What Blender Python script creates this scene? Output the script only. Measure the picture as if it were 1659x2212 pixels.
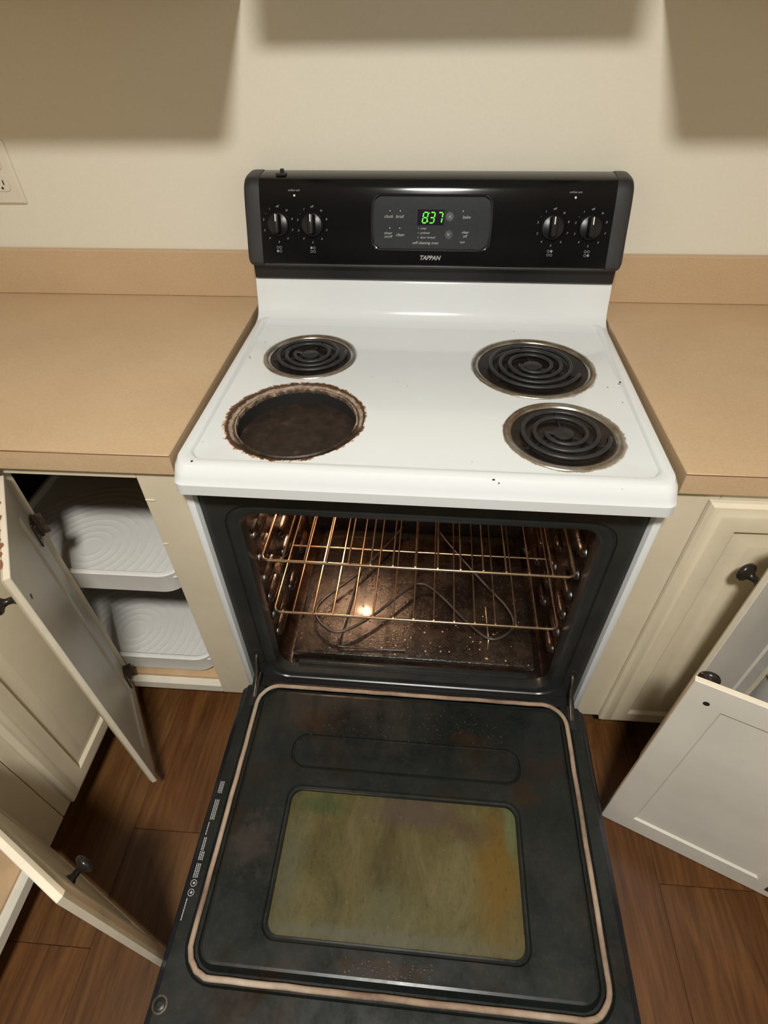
import bpy, bmesh, math, random
from mathutils import Vector, Matrix
random.seed(7)
for o in list(bpy.data.objects): bpy.data.objects.remove(o)
SC = bpy.context.scene; COL = SC.collection
PI = math.pi; R = math.radians
W, H = 1659, 2212

# ---------------------------------------------------------------- camera
cam_d = bpy.data.cameras.new('camera'); cam = bpy.data.objects.new('camera', cam_d); COL.objects.link(cam)
yaw, pitch, roll = -.0859, -.7468, -.0181
fw = Vector((math.sin(yaw)*math.cos(pitch), math.cos(yaw)*math.cos(pitch), math.sin(pitch)))
rt = Vector((math.cos(yaw), -math.sin(yaw), 0)); up = rt.cross(fw)
r2 = rt*math.cos(roll) + up*math.sin(roll); u2 = -rt*math.sin(roll) + up*math.cos(roll)
cam.matrix_world = Matrix(((r2.x, u2.x, -fw.x, .0017), (r2.y, u2.y, -fw.y, -1.288), (r2.z, u2.z, -fw.z, 1.4235), (0, 0, 0, 1)))
cam_d.sensor_fit = 'HORIZONTAL'; cam_d.sensor_width = 36; cam_d.lens = 1194.8/W*36
cam_d.clip_start = .02
SC.camera = cam
# ---------------------------------------------------------------- world and exposure
wd = bpy.data.worlds.new('world'); SC.world = wd; wd.use_nodes = True
wd.node_tree.nodes['Background'].inputs[0].default_value = (.05, .05, .06, 1)
wd.node_tree.nodes['Background'].inputs[1].default_value = .05
SC.view_settings.view_transform = 'Standard'; SC.view_settings.look = 'None'
SC.view_settings.gamma = 1; SC.view_settings.use_curve_mapping = False
SC.view_settings.exposure = 0.0
LAMP_W = 54.5        # ceiling lamp
LAMP_POS = (-.02, -1.80, 2.50)
OVEN_W = 6.0         # oven bulb
FZ = .10             # floor height in the working frame
CZ = 2.56            # ceiling

# ---------------------------------------------------------------- materials
def mat(name, col, rough=.5, metal=0., coat=0., spec=.5):
    m = bpy.data.materials.new(name); m.use_nodes = True
    b = m.node_tree.nodes['Principled BSDF']
    b.inputs['Base Color'].default_value = (*col, 1); b.inputs['Roughness'].default_value = rough
    b.inputs['Metallic'].default_value = metal; b.inputs['Coat Weight'].default_value = coat
    b.inputs['Specular IOR Level'].default_value = spec
    return m
def nd(m, t, **kw):
    n = m.node_tree.nodes.new(t)
    for k, v in kw.items(): setattr(n, k, v)
    return n
def ln(m, a, b): m.node_tree.links.new(a, b)
def bsdf(m): return m.node_tree.nodes['Principled BSDF']
def coords(m, scale=(1, 1, 1), loc=(0, 0, 0), kind='Object'):
    tc = nd(m, 'ShaderNodeTexCoord'); mp = nd(m, 'ShaderNodeMapping')
    mp.inputs['Scale'].default_value = scale; mp.inputs['Location'].default_value = loc
    ln(m, tc.outputs[kind], mp.inputs['Vector']); return mp.outputs['Vector']
def noise(m, vec, scale, detail=4, rough=.6, dist=0):
    n = nd(m, 'ShaderNodeTexNoise'); n.inputs['Scale'].default_value = scale; n.inputs['Detail'].default_value = detail
    n.inputs['Roughness'].default_value = rough; n.inputs['Distortion'].default_value = dist
    ln(m, vec, n.inputs['Vector']); return n.outputs['Fac']
def ramp(m, fac, stops):
    r = nd(m, 'ShaderNodeValToRGB'); el = r.color_ramp.elements
    while len(el) < len(stops): el.new(.5)
    for e, (p, c) in zip(el, stops): e.position = p; e.color = (*c, 1) if len(c) == 3 else c
    ln(m, fac, r.inputs['Fac']); return r.outputs['Color']
def mix(m, fac, a, b, mode='MIX'):
    n = nd(m, 'ShaderNodeMix', data_type='RGBA', blend_type=mode)
    for s, v in ((0, fac), (6, a), (7, b)):
        if hasattr(v, 'is_output'): ln(m, v, n.inputs[s])
        elif s == 0: n.inputs[0].default_value = v
        else: n.inputs[s].default_value = (*v, 1)
    return n.outputs[2]
def math_(m, op, a, b=0., clamp=False):
    n = nd(m, 'ShaderNodeMath', operation=op); n.use_clamp = clamp
    for i, v in ((0, a), (1, b)):
        if hasattr(v, 'is_output'): ln(m, v, n.inputs[i])
        else: n.inputs[i].default_value = v
    return n.outputs[0]
def bump(m, h, strength=.2, dist=.001):
    b = nd(m, 'ShaderNodeBump'); b.inputs['Strength'].default_value = strength; b.inputs['Distance'].default_value = dist
    ln(m, h, b.inputs['Height']); ln(m, b.outputs['Normal'], bsdf(m).inputs['Normal'])
def base(m, c): ln(m, c, bsdf(m).inputs['Base Color'])
def speckled(name, col, amt=.12, scale=60, rough=.5, bmp=.0, **kw):
    m = mat(name, col, rough, **kw); v = coords(m)
    f = noise(m, v, scale)
    d = tuple(c*(1-amt) for c in col); l = tuple(min(1, c*(1+amt)) for c in col)
    base(m, ramp(m, f, [(.35, d), (.65, l)]))
    if bmp: bump(m, noise(m, v, scale*4), bmp)
    return m

M = {}
M['wall'] = speckled('wall_paint', (.70, .67, .572), .015, 160, .7, .08)
M['ceil'] = speckled('ceiling_paint', (.56, .545, .50), .03, 20, .85)
M['cream'] = speckled('cream_cabinet_paint', (.63, .56, .42), .045, 9, .42, .05)
M['inner'] = speckled('greyish_inside_paint', (.61, .585, .525), .05, 7, .38, .05)
M['edge'] = speckled('door_edge_paint', (.66, .60, .48), .04, 25, .38)
M['trimwhite'] = speckled('white_paint', (.66, .62, .52), .05, 12, .45)
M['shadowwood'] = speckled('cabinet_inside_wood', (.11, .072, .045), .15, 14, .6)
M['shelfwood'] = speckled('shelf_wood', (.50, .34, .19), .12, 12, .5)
M['plastic'] = speckled('white_plastic', (.66, .655, .62), .02, 40, .5)
M['chip'] = mat('bare_wood_chip', (.20, .09, .045), .7)
M['black_pl'] = speckled('black_plastic', (.009, .009, .010), .15, 80, .38)
M['cap'] = speckled('charcoal_end_cap', (.017, .018, .020), .1, 90, .45)
M['knobblack'] = mat('black_knob', (.006, .006, .007), .30, spec=.3)
M['bronze'] = mat('dark_bronze', (.02, .017, .015), .25, .3)
M['hinge'] = speckled('old_hinge_metal', (.10, .08, .06), .4, 60, .4, metal=.7)
M['steel'] = mat('steel', (.45, .42, .38), .3, 1.)
M['print'] = mat('grey_print', (.33, .33, .34), .6)
M['printdim'] = mat('dim_print', (.22, .22, .22), .6)
M['white_mark'] = mat('white_pointer', (.75, .75, .72), .5)
M['brandgrey'] = mat('brand_grey', (.24, .24, .25), .5)
M['void'] = mat('dark_gap', (.008, .007, .006), .8)
M['floorwood'] = None

def wood_mat():
    m = mat('wood_plank', (.2, .1, .05), .38)
    v = coords(m, (14, 1.1, 14), kind='Object')
    tc = nd(m, 'ShaderNodeObjectInfo')
    add = nd(m, 'ShaderNodeVectorMath', operation='ADD'); ln(m, v, add.inputs[0])
    cmb = nd(m, 'ShaderNodeCombineXYZ'); r = math_(m, 'MULTIPLY', tc.outputs['Random'], 37.); ln(m, r, cmb.inputs[0]); ln(m, r, cmb.inputs[1])
    ln(m, cmb.outputs[0], add.inputs[1])
    f = noise(m, add.outputs[0], 2.2, 8, .62, 1.6)
    g = noise(m, add.outputs[0], 9, 6, .7, .4)
    c = ramp(m, f, [(.28, (.042, .016, .004)), (.42, (.105, .043, .011)), (.56, (.165, .074, .020)), (.72, (.235, .118, .036))])
    c = mix(m, .0, c, (0, 0, 0)); c = mix(m, .35, c, ramp(m, g, [(.3, (.065, .027, .007)), (.7, (.20, .094, .027))]))
    tint = ramp(m, tc.outputs['Random'], [(0, (.74, .70, .66)), (.5, (1, 1, 1)), (1, (1.0, .86, .78))])
    base(m, mix(m, 1., mix(m, 1., c, tint, 'MULTIPLY'), (.74, .72, .74), 'MULTIPLY')); bump(m, g, .12)
    return m
M['floorwood'] = wood_mat()

def laminate():
    m = mat('tan_laminate', (.55, .4, .25), .42)
    v = coords(m)
    f = noise(m, v, 260, 2); g = noise(m, v, 3.5, 4, .6)
    c = ramp(m, f, [(.35, (.46, .325, .19)), (.62, (.54, .395, .25))])
    c = mix(m, .5, c, ramp(m, g, [(.3, (.45, .315, .185)), (.7, (.56, .41, .26))]))
    st = noise(m, v, 24, 3, .6); k = ramp(m, st, [(.77, (0, 0, 0)), (.80, (1, 1, 1))])
    c = mix(m, math_(m, 'MULTIPLY', k, .6), c, (.16, .09, .04))
    base(m, c); bump(m, f, .04); return m
M['laminate'] = laminate()

def enamel(name='white_enamel', rings=True):
    m = mat(name, (.67, .705, .725), .15, coat=.3)
    v = coords(m); c = (.67, .705, .725)
    if rings:
        # baked on rust rings round the burner holes (range frame coordinates)
        sep = nd(m, 'ShaderNodeSeparateXYZ'); ln(m, v, sep.inputs[0])
        nz = noise(m, v, 55, 6, .75); n2 = noise(m, v, 300, 3, .7)
        cc = None; col = mix(m, .0, c, c)
        for cx, cy, r, wdt, amt in ((-.212, -.508, .1165, .0062, 1.), (.228, -.528, .0950, .0035, .7), (.204, -.305, .116, .0035, .5), (-.229, -.285, .0930, .002, .3)):
            dx = math_(m, 'SUBTRACT', sep.outputs[0], cx); dy = math_(m, 'SUBTRACT', sep.outputs[1], cy)
            d = math_(m, 'SQRT', math_(m, 'ADD', math_(m, 'MULTIPLY', dx, dx), math_(m, 'MULTIPLY', dy, dy)))
            e = math_(m, 'DIVIDE', math_(m, 'SUBTRACT', d, r-.001), wdt)           # 0 at rim
            e = math_(m, 'ADD', e, math_(m, 'MULTIPLY', math_(m, 'SUBTRACT', nz, .5), -5.0))
            # stronger to the left and the front right
            ang = math_(m, 'MULTIPLY', dx, -3. if cx < 0 else 4.)
            e = math_(m, 'SUBTRACT', e, ang)
            k = math_(m, 'SUBTRACT', 1., e, True)
            kk = ramp(m, k, [(0., (0, 0, 0)), (.22, (.35, .35, .35)), (.45, (1, 1, 1))])
            rc = ramp(m, k, [(0., (.60, .40, .16)), (.35, (.36, .17, .05)), (.75, (.07, .03, .015))])
            f = math_(m, 'MULTIPLY', kk, amt)
            col = mix(m, f, col, rc)
        # small baked on specks
        sp = noise(m, v, 42, 3, .6); sk = ramp(m, sp, [(.755, (0, 0, 0)), (.775, (1, 1, 1))])
        col = mix(m, math_(m, 'MULTIPLY', sk, .75), col, (.18, .11, .06))
        base(m, col)
    return m
M['cooktop'] = enamel(); M['enamel'] = enamel('white_enamel_side', False)
bsdf(M['enamel']).inputs['Roughness'].default_value = .28

def crust(name, cols, scale=40, rough=.6, bmp=.6, metal=0., bd=.002, sc2=1.):
    m = mat(name, cols[0], rough, metal); v = coords(m)
    f = noise(m, v, scale, 8, .7); n = len(cols)
    base(m, ramp(m, f, [(.28+.46*i/(n-1), c) for i, c in enumerate(cols)]))
    bump(m, noise(m, v, scale*2.2*sc2, 6, .7), bmp, bd); return m
M['pit'] = crust('burnt_crust', [(.007, .004, .003), (.015, .009, .006), (.028, .017, .012), (.07, .05, .036)], 45, .55, .5)
M['ringmetal'] = crust('chipped_rusty_rim', [(.05, .024, .012), (.16, .085, .04), (.42, .33, .26), (.62, .58, .54)], 48, .45, .4)
def _ring():
    m = M['ringmetal']; b = bsdf(m); src = b.inputs['Base Color'].links[0].from_socket; v = coords(m)
    sep = nd(m, 'ShaderNodeSeparateXYZ'); ln(m, v, sep.inputs[0])
    dx = math_(m, 'ADD', sep.outputs[0], .212); dy = math_(m, 'ADD', sep.outputs[1], .508)
    d = math_(m, 'SQRT', math_(m, 'ADD', math_(m, 'MULTIPLY', dx, dx), math_(m, 'MULTIPLY', dy, dy)))
    nz = math_(m, 'MULTIPLY', math_(m, 'SUBTRACT', noise(m, v, 70, 6, .75), .5), .010)
    dn = math_(m, 'ADD', d, nz)
    # dark baked line on the outside and beside the lip, pale chipped enamel between
    k = ramp(m, math_(m, 'MULTIPLY', math_(m, 'SUBTRACT', dn, .100), 50.), [(.0, (1, 1, 1)), (.06, (.6,)*3), (.10, (0, 0, 0)), (.18, (0, 0, 0)), (.22, (1, 1, 1)), (.34, (.9,)*3), (.42, (.1,)*3), (.60, (.15,)*3), (.70, (1.,)*3)])
    k2 = ramp(m, math_(m, 'ADD', math_(m, 'MULTIPLY', math_(m, 'ADD', dy, math_(m, 'MULTIPLY', dx, -.25)), -9.), math_(m, 'ADD', .45, math_(m, 'MULTIPLY', nz, 20.))), [(.75, (0, 0, 0)), (.95, (1, 1, 1))])
    dark = ramp(m, noise(m, v, 60, 4), [(.4, (.010, .006, .004)), (.65, (.05, .026, .013))])
    c = mix(m, .35, src, (.46, .36, .28)); c = mix(m, math_(m, 'MULTIPLY', k, .93), c, dark); c = mix(m, k2, c, dark); base(m, c)
_ring()
M['bowl'] = crust('burnt_drip_bowl', [(.007, .006, .006), (.016, .011, .009), (.045, .026, .017)], 30, .32, .25, .3)
M['flange'] = crust('stained_chrome_flange', [(.10, .055, .02), (.30, .25, .19), (.46, .45, .42), (.52, .52, .50)], 13, .26, .1, .85, .0006)
M['coil'] = crust('dark_coil', [(.022, .022, .024), (.045, .045, .048)], 60, .42, .15, .4)
M['frameblk'] = crust('black_porcelain', [(.014, .016, .016), (.020, .022, .021), (.027, .028, .026)], 14, .30, .06, 0, .0006)
M['doorblk'] = crust('black_porcelain_door', [(.006, .0085, .008), (.0095, .0125, .0115), (.014, .0155, .013)], 9, .32, .10, 0, .0006)
M['skin'] = mat('black_gloss_skin', (.008, .009, .013), .15)
M['gasket'] = crust('braided_gasket', [(.10, .055, .035), (.30, .22, .155), (.44, .37, .30)], 7, .85, .4)
M['wire'] = crust('oven_rack_chrome', [(.42, .30, .19), (.55, .42, .28)], 30, .27, .05, .9, .0003)
M['element'] = crust('bake_element', [(.05, .045, .04), (.10, .09, .08)], 40, .4, .1, .5)
M['console'] = crust('glossy_black_console', [(.004, .004, .0045), (.006, .006, .007)], 10, .11, .012, 0, .0003)
M['overlay'] = crust('membrane_panel', [(.024, .028, .030), (.031, .035, .037)], 120, .45, .03, 0, .0002)
bsdf(M['overlay']).inputs['Specular IOR Level'].default_value = .08
bsdf(M['console']).inputs['Specular IOR Level'].default_value = .35

def _door():
    m = M['doorblk']; b = bsdf(m); src = b.inputs['Base Color'].links[0].from_socket; v = coords(m)
    k = ramp(m, noise(m, v, 7, 7, .72, .8), [(.52, (0, 0, 0)), (.66, (1, 1, 1))])
    g = ramp(m, noise(m, v, 170, 3, .7), [(.56, (0, 0, 0)), (.68, (1, 1, 1))])
    c = mix(m, math_(m, 'MULTIPLY', k, .7), src, (.018, .010, .005))
    sp = nd(m, 'ShaderNodeSeparateXYZ'); ln(m, v, sp.inputs[0])
    for cx, cy, rx, ry in ((-.20, -.745, .045, .035), (.12, -.760, .05, .02), (.23, -.86, .03, .03), (-.02, -1.14, .10, .016), (-.27, -.98, .04, .06)):
        dx = math_(m, 'DIVIDE', math_(m, 'SUBTRACT', sp.outputs[0], cx), rx); dy = math_(m, 'DIVIDE', math_(m, 'SUBTRACT', sp.outputs[1], cy), ry)
        d = math_(m, 'ADD', math_(m, 'SQRT', math_(m, 'ADD', math_(m, 'MULTIPLY', dx, dx), math_(m, 'MULTIPLY', dy, dy))), math_(m, 'MULTIPLY', math_(m, 'SUBTRACT', noise(m, v, 45, 7, .8), .5), 3.2))
        c = mix(m, math_(m, 'MULTIPLY', ramp(m, d, [(.4, (1, 1, 1)), (.95, (0, 0, 0))]), .8), c, (.022, .012, .005) if cx != -.27 else (.03, .025, .022))
    base(m, mix(m, math_(m, 'MULTIPLY', g, .22), c, (.045, .038, .03)))
    ln(m, ramp(m, noise(m, v, 9, 6, .7), [(.35, (.24,)*3), (.7, (.46,)*3)]), b.inputs['Roughness'])
    b.inputs['Specular IOR Level'].default_value = .32
_door()
def cavity_mat():
    m = mat('oven_porcelain', (.03, .02, .015), .22, coat=.15); v = coords(m)
    f = noise(m, v, 6, 8, .7); s = noise(m, v, 150, 3, .7)
    c = ramp(m, f, [(.3, (.006, .004, .003)), (.5, (.015, .008, .005)), (.68, (.045, .020, .010))])
    k = ramp(m, s, [(.62, (0, 0, 0)), (.70, (1, 1, 1))])
    base(m, mix(m, math_(m, 'MULTIPLY', k, .35), c, (.13, .07, .04)))
    ln(m, ramp(m, noise(m, v, 30, 5, .7), [(.35, (.14,)*3), (.7, (.42,)*3)]), bsdf(m).inputs['Roughness'])
    bump(m, noise(m, v, 110, 4, .7), .35, .002); return m
M['cavity'] = cavity_mat()
def cavity_floor():
    m = mat('oven_floor_porcelain', (.03, .02, .015), .25); v = coords(m)
    f = noise(m, v, 9, 8, .75); s = noise(m, v, 190, 3, .75)
    c = ramp(m, f, [(.32, (.006, .004, .003)), (.5, (.016, .011, .008)), (.66, (.05, .033, .021))])
    k = ramp(m, s, [(.56, (0, 0, 0)), (.68, (1, 1, 1))])
    base(m, mix(m, math_(m, 'MULTIPLY', k, .45), c, (.11, .07, .045)))
    ln(m, ramp(m, noise(m, v, 60, 5, .7), [(.35, (.13,)*3), (.7, (.30,)*3)]), bsdf(m).inputs['Roughness'])
    bump(m, math_(m, 'ADD', noise(m, v, 160, 4, .7), s), .45, .0022); b_ = bsdf(m); b_.inputs['Specular IOR Level'].default_value = 1.; b_.inputs['Coat Weight'].default_value = .8; b_.inputs['Coat Roughness'].default_value = .16; return m
M['cavfloor'] = cavity_floor()
def glass_mat():
    m = mat('greasy_oven_glass', (.1, .1, .06), .38); v = coords(m)
    sep = nd(m, 'ShaderNodeSeparateXYZ'); ln(m, v, sep.inputs[0])
    vs = coords(m, (1.6, .7, 1)); X, Y = sep.outputs[0], sep.outputs[1]
    f = noise(m, vs, 8, 8, .75, .5); g = noise(m, vs, 70, 6, .75)
    bsdf(m).inputs['Specular IOR Level'].default_value = .25
    c = ramp(m, f, [(.3, (.038, .032, .011)), (.5, (.074, .064, .023)), (.7, (.112, .101, .045))])
    def spot(cx, cy, rx, ry, col, amt, wob=.5):
        nonlocal c
        dx = math_(m, 'DIVIDE', math_(m, 'SUBTRACT', X, cx), rx); dy = math_(m, 'DIVIDE', math_(m, 'SUBTRACT', Y, cy), ry)
        d = math_(m, 'SQRT', math_(m, 'ADD', math_(m, 'MULTIPLY', dx, dx), math_(m, 'MULTIPLY', dy, dy)))
        d = math_(m, 'ADD', d, math_(m, 'MULTIPLY', math_(m, 'SUBTRACT', noise(m, v, 22, 6, .7), .5), wob*2))
        k = ramp(m, d, [(.35, (1, 1, 1)), (1., (0, 0, 0))]); c = mix(m, math_(m, 'MULTIPLY', k, amt), c, col)
    spot(.170, -1.00, .055, .14, (.105, .060, .008), .85)
    spot(.02, -.905, .12, .04, (.060, .042, .034), .8)
    spot(.12, -.93, .06, .035, (.055, .034, .020), .7)
    spot(-.16, -.905, .07, .025, (.035, .052, .018), .8)
    spot(.200, -.915, .016, .07, (.075, .098, .045), .8, .3)
    spot(-.195, -1.00, .03, .12, (.060, .066, .048), .5)
    spot(-.02, -1.06, .06, .05, (.078, .080, .040), .6)
    spot(-.05, -1.10, .30, .016, (.080, .082, .060), .6, .2)
    k = ramp(m, g, [(.54, (0, 0, 0)), (.66, (1, 1, 1))]); c = mix(m, math_(m, 'MULTIPLY', k, .45), c, (.035, .028, .010))
    k = ramp(m, noise(m, v, 120, 5, .8), [(.60, (0, 0, 0)), (.70, (1, 1, 1))]); c = mix(m, math_(m, 'MULTIPLY', k, .35), c, (.17, .155, .10))
    base(m, c); bump(m, g, .3, .0008); return m
M['glass'] = glass_mat()
def emit(name, col, s):
    m = mat(name, (0, 0, 0), .5); b = bsdf(m); b.inputs['Emission Color'].default_value = (*col, 1); b.inputs['Emission Strength'].default_value = s; return m
M['green'] = emit('green_digits', (.12, 1., .01), 1.15)
M['display'] = mat('dark_display_window', (.012, .006, .022), .12)
M['lampglass'] = emit('lamp_glass', (1, .97, .9), 5.)
M['bulb'] = emit('oven_bulb', (1, .55, .25), 14.)

# ---------------------------------------------------------------- mesh helpers
ORG = {}
def _finish(o, parent, kind=None):
    COL.objects.link(o)
    if parent is not None: o.parent = parent
    if kind: o['kind'] = kind
    return o
def thing(name, label, cat, loc=(0, 0, 0), rotz=0, group=None, kind=None):
    o = bpy.data.objects.new(name, None); o.empty_display_size = .05; COL.objects.link(o)
    o.location = loc; o.rotation_euler = (0, 0, rotz)
    if label: o['label'] = label
    if cat: o['category'] = cat
    if group: o['group'] = group
    if kind: o['kind'] = kind
    ORG[o.name] = Vector((0, 0, loc[2])) if rotz or name == 'electric_range' else Vector(loc)
    return o
def obj(name, bm, m, parent=None, smooth=35, kind=None, org=None):
    """links a bmesh as ONE mesh object; coordinates are written in the parent's frame before its offset"""
    off = ORG.get(parent.name, Vector()) if parent is not None else Vector()
    if parent is None:
        if org is None:
            xs = [v.co for v in bm.verts]
            off = Vector((sum(v.x for v in xs)/len(xs), sum(v.y for v in xs)/len(xs), min(v.z for v in xs)))
        else: off = Vector(org)
    for v in bm.verts: v.co -= off
    bmesh.ops.recalc_face_normals(bm, faces=bm.faces)
    me = bpy.data.meshes.new(name); bm.to_mesh(me); bm.free()
    me.materials.append(M[m] if isinstance(m, str) else m)
    if smooth:
        me.shade_smooth() if hasattr(me, 'shade_smooth') else None
        try: me.set_sharp_from_angle(angle=R(smooth))
        except Exception: pass
    else:
        for p in me.polygons: p.use_smooth = False
    o = bpy.data.objects.new(name, me)
    if parent is None: o.location = off
    ORG[o.name] = off if parent is not None else off
    return _finish(o, parent, kind)
def tag(o, label, cat, group=None):
    o['label'] = label; o['category'] = cat
    if group: o['group'] = group
    return o
def box(bm, x0, x1, y0, y1, z0, z1, bev=0, seg=2):
    vs = [bm.verts.new((x, y, z)) for x in (x0, x1) for y in (y0, y1) for z in (z0, z1)]
    fs = [bm.faces.new([vs[i] for i in q]) for q in ((0, 1, 3, 2), (4, 6, 7, 5), (0, 4, 5, 1), (2, 3, 7, 6), (0, 2, 6, 4), (1, 5, 7, 3))]
    if bev:
        es = {e for f in fs for e in f.edges}
        bmesh.ops.bevel(bm, geom=list(es), offset=bev, segments=seg, affect='EDGES', profile=.5)
    return bm
def B(*a, bev=0, seg=2):
    return box(bmesh.new(), *a, bev=bev, seg=seg)
def loft(bm, loops, caps=(False, False), closed=True):
    rings = [[bm.verts.new(p) for p in lp] for lp in loops]
    n = len(rings[0])
    for a, b in zip(rings, rings[1:]):
        for i in range(n if closed else n-1):
            j = (i+1) % n
            try: bm.faces.new((a[i], a[j], b[j], b[i]))
            except ValueError: pass
    if caps[0]: bm.faces.new(rings[0])
    if caps[1]: bm.faces.new(rings[-1])
    return rings
def rrect(x0, x1, y0, y1, r, n=6):
    """rounded rectangle in 2D"""
    pts = []
    for cx, cy, a0 in ((x1-r, y1-r, 0), (x0+r, y1-r, 90), (x0+r, y0+r, 180), (x1-r, y0+r, 270)):
        for i in range(n+1):
            a = R(a0+90*i/n); pts.append((cx+r*math.cos(a), cy+r*math.sin(a)))
    return pts
def tube(bm, pts, r, n=8, closed=False, flat=1.):
    pts = [Vector(p) for p in pts]; N = len(pts); rings = []
    prev = None
    for i, p in enumerate(pts):
        a = pts[(i-1) % N] if (closed or i > 0) else p; b = pts[(i+1) % N] if (closed or i < N-1) else p
        t = (b-a).normalized()
        ref = Vector((0, 0, 1)) if abs(t.z) < .95 else Vector((0, 1, 0))
        s = t.cross(ref).normalized(); u = s.cross(t)
        if prev is not None and s.dot(prev) < 0 and abs(t.z) > .9: s, u = -s, -u
        prev = s
        rings.append([p+s*r*math.cos(2*PI*k/n)+u*r*flat*math.sin(2*PI*k/n) for k in range(n)])
    if closed: rings.append(rings[0])
    rs = [[bm.verts.new(q) for q in rg] for rg in (rings[:-1] if closed else rings)]
    if closed: rs.append(rs[0])
    for a, b in zip(rs, rs[1:]):
        for k in range(n): bm.faces.new((a[k], a[(k+1) % n], b[(k+1) % n], b[k]))
    if not closed: bm.faces.new(rs[0][::-1]); bm.faces.new(rs[-1])
    return bm
def TB(pts, r, n=8, closed=False, flat=1.): return tube(bmesh.new(), pts, r, n, closed, flat)
def lathe(bm, prof, n=32, center=(0, 0, 0), axis='z', caps=True):
    """prof: (radius, height) list"""
    c = Vector(center); loops = []
    for r, h in prof:
        lp = []
        for k in range(n):
            a = 2*PI*k/n; x, y = max(r, 1e-5)*math.cos(a), max(r, 1e-5)*math.sin(a)
            lp.append(c+{'z': Vector((x, y, h)), 'y': Vector((x, h, y)), 'x': Vector((h, x, y))}[axis])
        loops.append(lp)
    loft(bm, loops, (caps, caps)); return bm
def catmull(P, n=8, closed=False):
    P = [Vector(p) for p in P]; out = []; N = len(P)
    for i in range(N if closed else N-1):
        if closed: p0, p1, p2, p3 = P[i-1], P[i], P[(i+1) % N], P[(i+2) % N]
        else: p0, p1, p2, p3 = P[max(i-1, 0)], P[i], P[i+1], P[min(i+2, N-1)]
        for k in range(n):
            t = k/n
            out.append(.5*((2*p1)+(p2-p0)*t+(2*p0-5*p1+4*p2-p3)*t*t+(3*p1-p0-3*p2+p3)*t**3))
    if not closed: out.append(P[-1])
    return out
def holed(bm, outer, holes):
    """flat face with holes; returns nothing, outer/holes are lists of existing verts"""
    es = []
    for lp in [outer]+holes:
        for a, b in zip(lp, lp[1:]+lp[:1]):
            e = bm.edges.get((a, b)) or bm.edges.new((a, b)); es.append(e)
    bmesh.ops.triangle_fill(bm, use_beauty=True, use_dissolve=False, edges=es)
def text_bm(s, size, shear=0., bold=0., align='CENTER'):
    c = bpy.data.curves.new('t', 'FONT'); c.body = s; c.size = size; c.shear = shear; c.align_x = align; c.align_y = 'CENTER'
    c.offset = bold; c.resolution_u = 2
    o = bpy.data.objects.new('t', c); COL.objects.link(o)
    dg = bpy.context.evaluated_depsgraph_get(); me = bpy.data.meshes.new_from_object(o.evaluated_get(dg))
    bm = bmesh.new(); bm.from_mesh(me); bpy.data.objects.remove(o); bpy.data.meshes.remove(me); bpy.data.curves.remove(c)
    return bm
def add_text(dst, s, size, fn, shear=0., bold=0., align='CENTER'):
    b = text_bm(s, size, shear, bold, align); mp = {}
    for v in b.verts: mp[v] = dst.verts.new(fn(v.co.x, v.co.y))
    for f in b.faces:
        try: dst.faces.new([mp[v] for v in f.verts])
        except ValueError: pass
    b.free()

# ================================================================ ROOM
XL, XR, YB = -1.32, 1.32, -6.5
def struct(name, bm, m, kind='structure', smooth=0):
    o = obj(name, bm, m, None, smooth); o['kind'] = kind; return o
struct('wall_back', B(XL-.1, XR+.1, 0, .1, FZ, CZ), 'wall')
struct('wall_left', B(XL-.1, XL, YB, 0, FZ, CZ), 'wall')
struct('wall_right', B(XR, XR+.1, YB, 0, FZ, CZ), 'wall')
struct('wall_front', B(XL-.1, XR+.1, YB-.1, YB, FZ, CZ), 'wall')
struct('ceiling', B(XL-.1, XR+.1, YB-.1, .1, CZ, CZ+.1), 'ceil')
floor = struct('floor', B(XL-.1, XR+.1, YB-.1, .1, FZ-.06, FZ-.009), 'void')
pw = .185
k = 0
x = -.592-4*pw
cuts = {-1: -1.122, 0: -.912, 5: -.60, 6: -.938}
i = -4
while x < XR:
    x0, x1 = max(x, XL), min(x+pw, XR)
    cut = cuts.get(i, random.uniform(-1.3, -.2)); ys = sorted({y for y in [cut+1.22*j for j in range(-4, 3)] if YB < y < 0} | {YB, 0.})
    for y0, y1 in zip(ys, ys[1:]):
        if x1-x0 > .01 and y1-y0 > .01:
            bm = B(x0+.0003, x1-.0003, y0+.0004, y1-.0004, FZ-.009, FZ, bev=.0004, seg=1)
            c = Vector(((x0+x1)/2, (y0+y1)/2, FZ-.009)); 
            for v in bm.verts: v.co -= c
            me = bpy.data.meshes.new('plank'); bm.to_mesh(me); bm.free(); me.materials.append(M['floorwood'])
            o = bpy.data.objects.new('plank', me); o.parent = floor; o.location = c-floor.location; COL.objects.link(o)
    x += pw; i += 1

# ================================================================ CEILING LAMP
lt = thing('ceiling_light', 'round ceiling lamp with frosted glass in the middle of the kitchen', 'lamp', LAMP_POS)
lx, ly, lz = LAMP_POS
obj('lamp_base', lathe(bmesh.new(), [(.18, CZ-.0005), (.185, lz+.03), (.17, lz+.022)], 32, (lx, ly, 0)), 'trimwhite', lt)
obj('lamp_shade', lathe(bmesh.new(), [(.17, lz+.022), (.168, lz+.0), (.14, lz-.03), (.08, lz-.045), (0, lz-.05)], 32, (lx, ly, 0), caps=False), 'lampglass', lt)
ld = bpy.data.lights.new('ceiling_bulb', 'AREA'); ld.shape = 'DISK'; ld.size = .26; ld.energy = LAMP_W; ld.color = (1, .965, .90); ld.spread = R(178)
lo = bpy.data.objects.new('ceiling_bulb', ld); lo.location = (0, 0, -.055); lo.parent = lt; COL.objects.link(lo)

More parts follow.
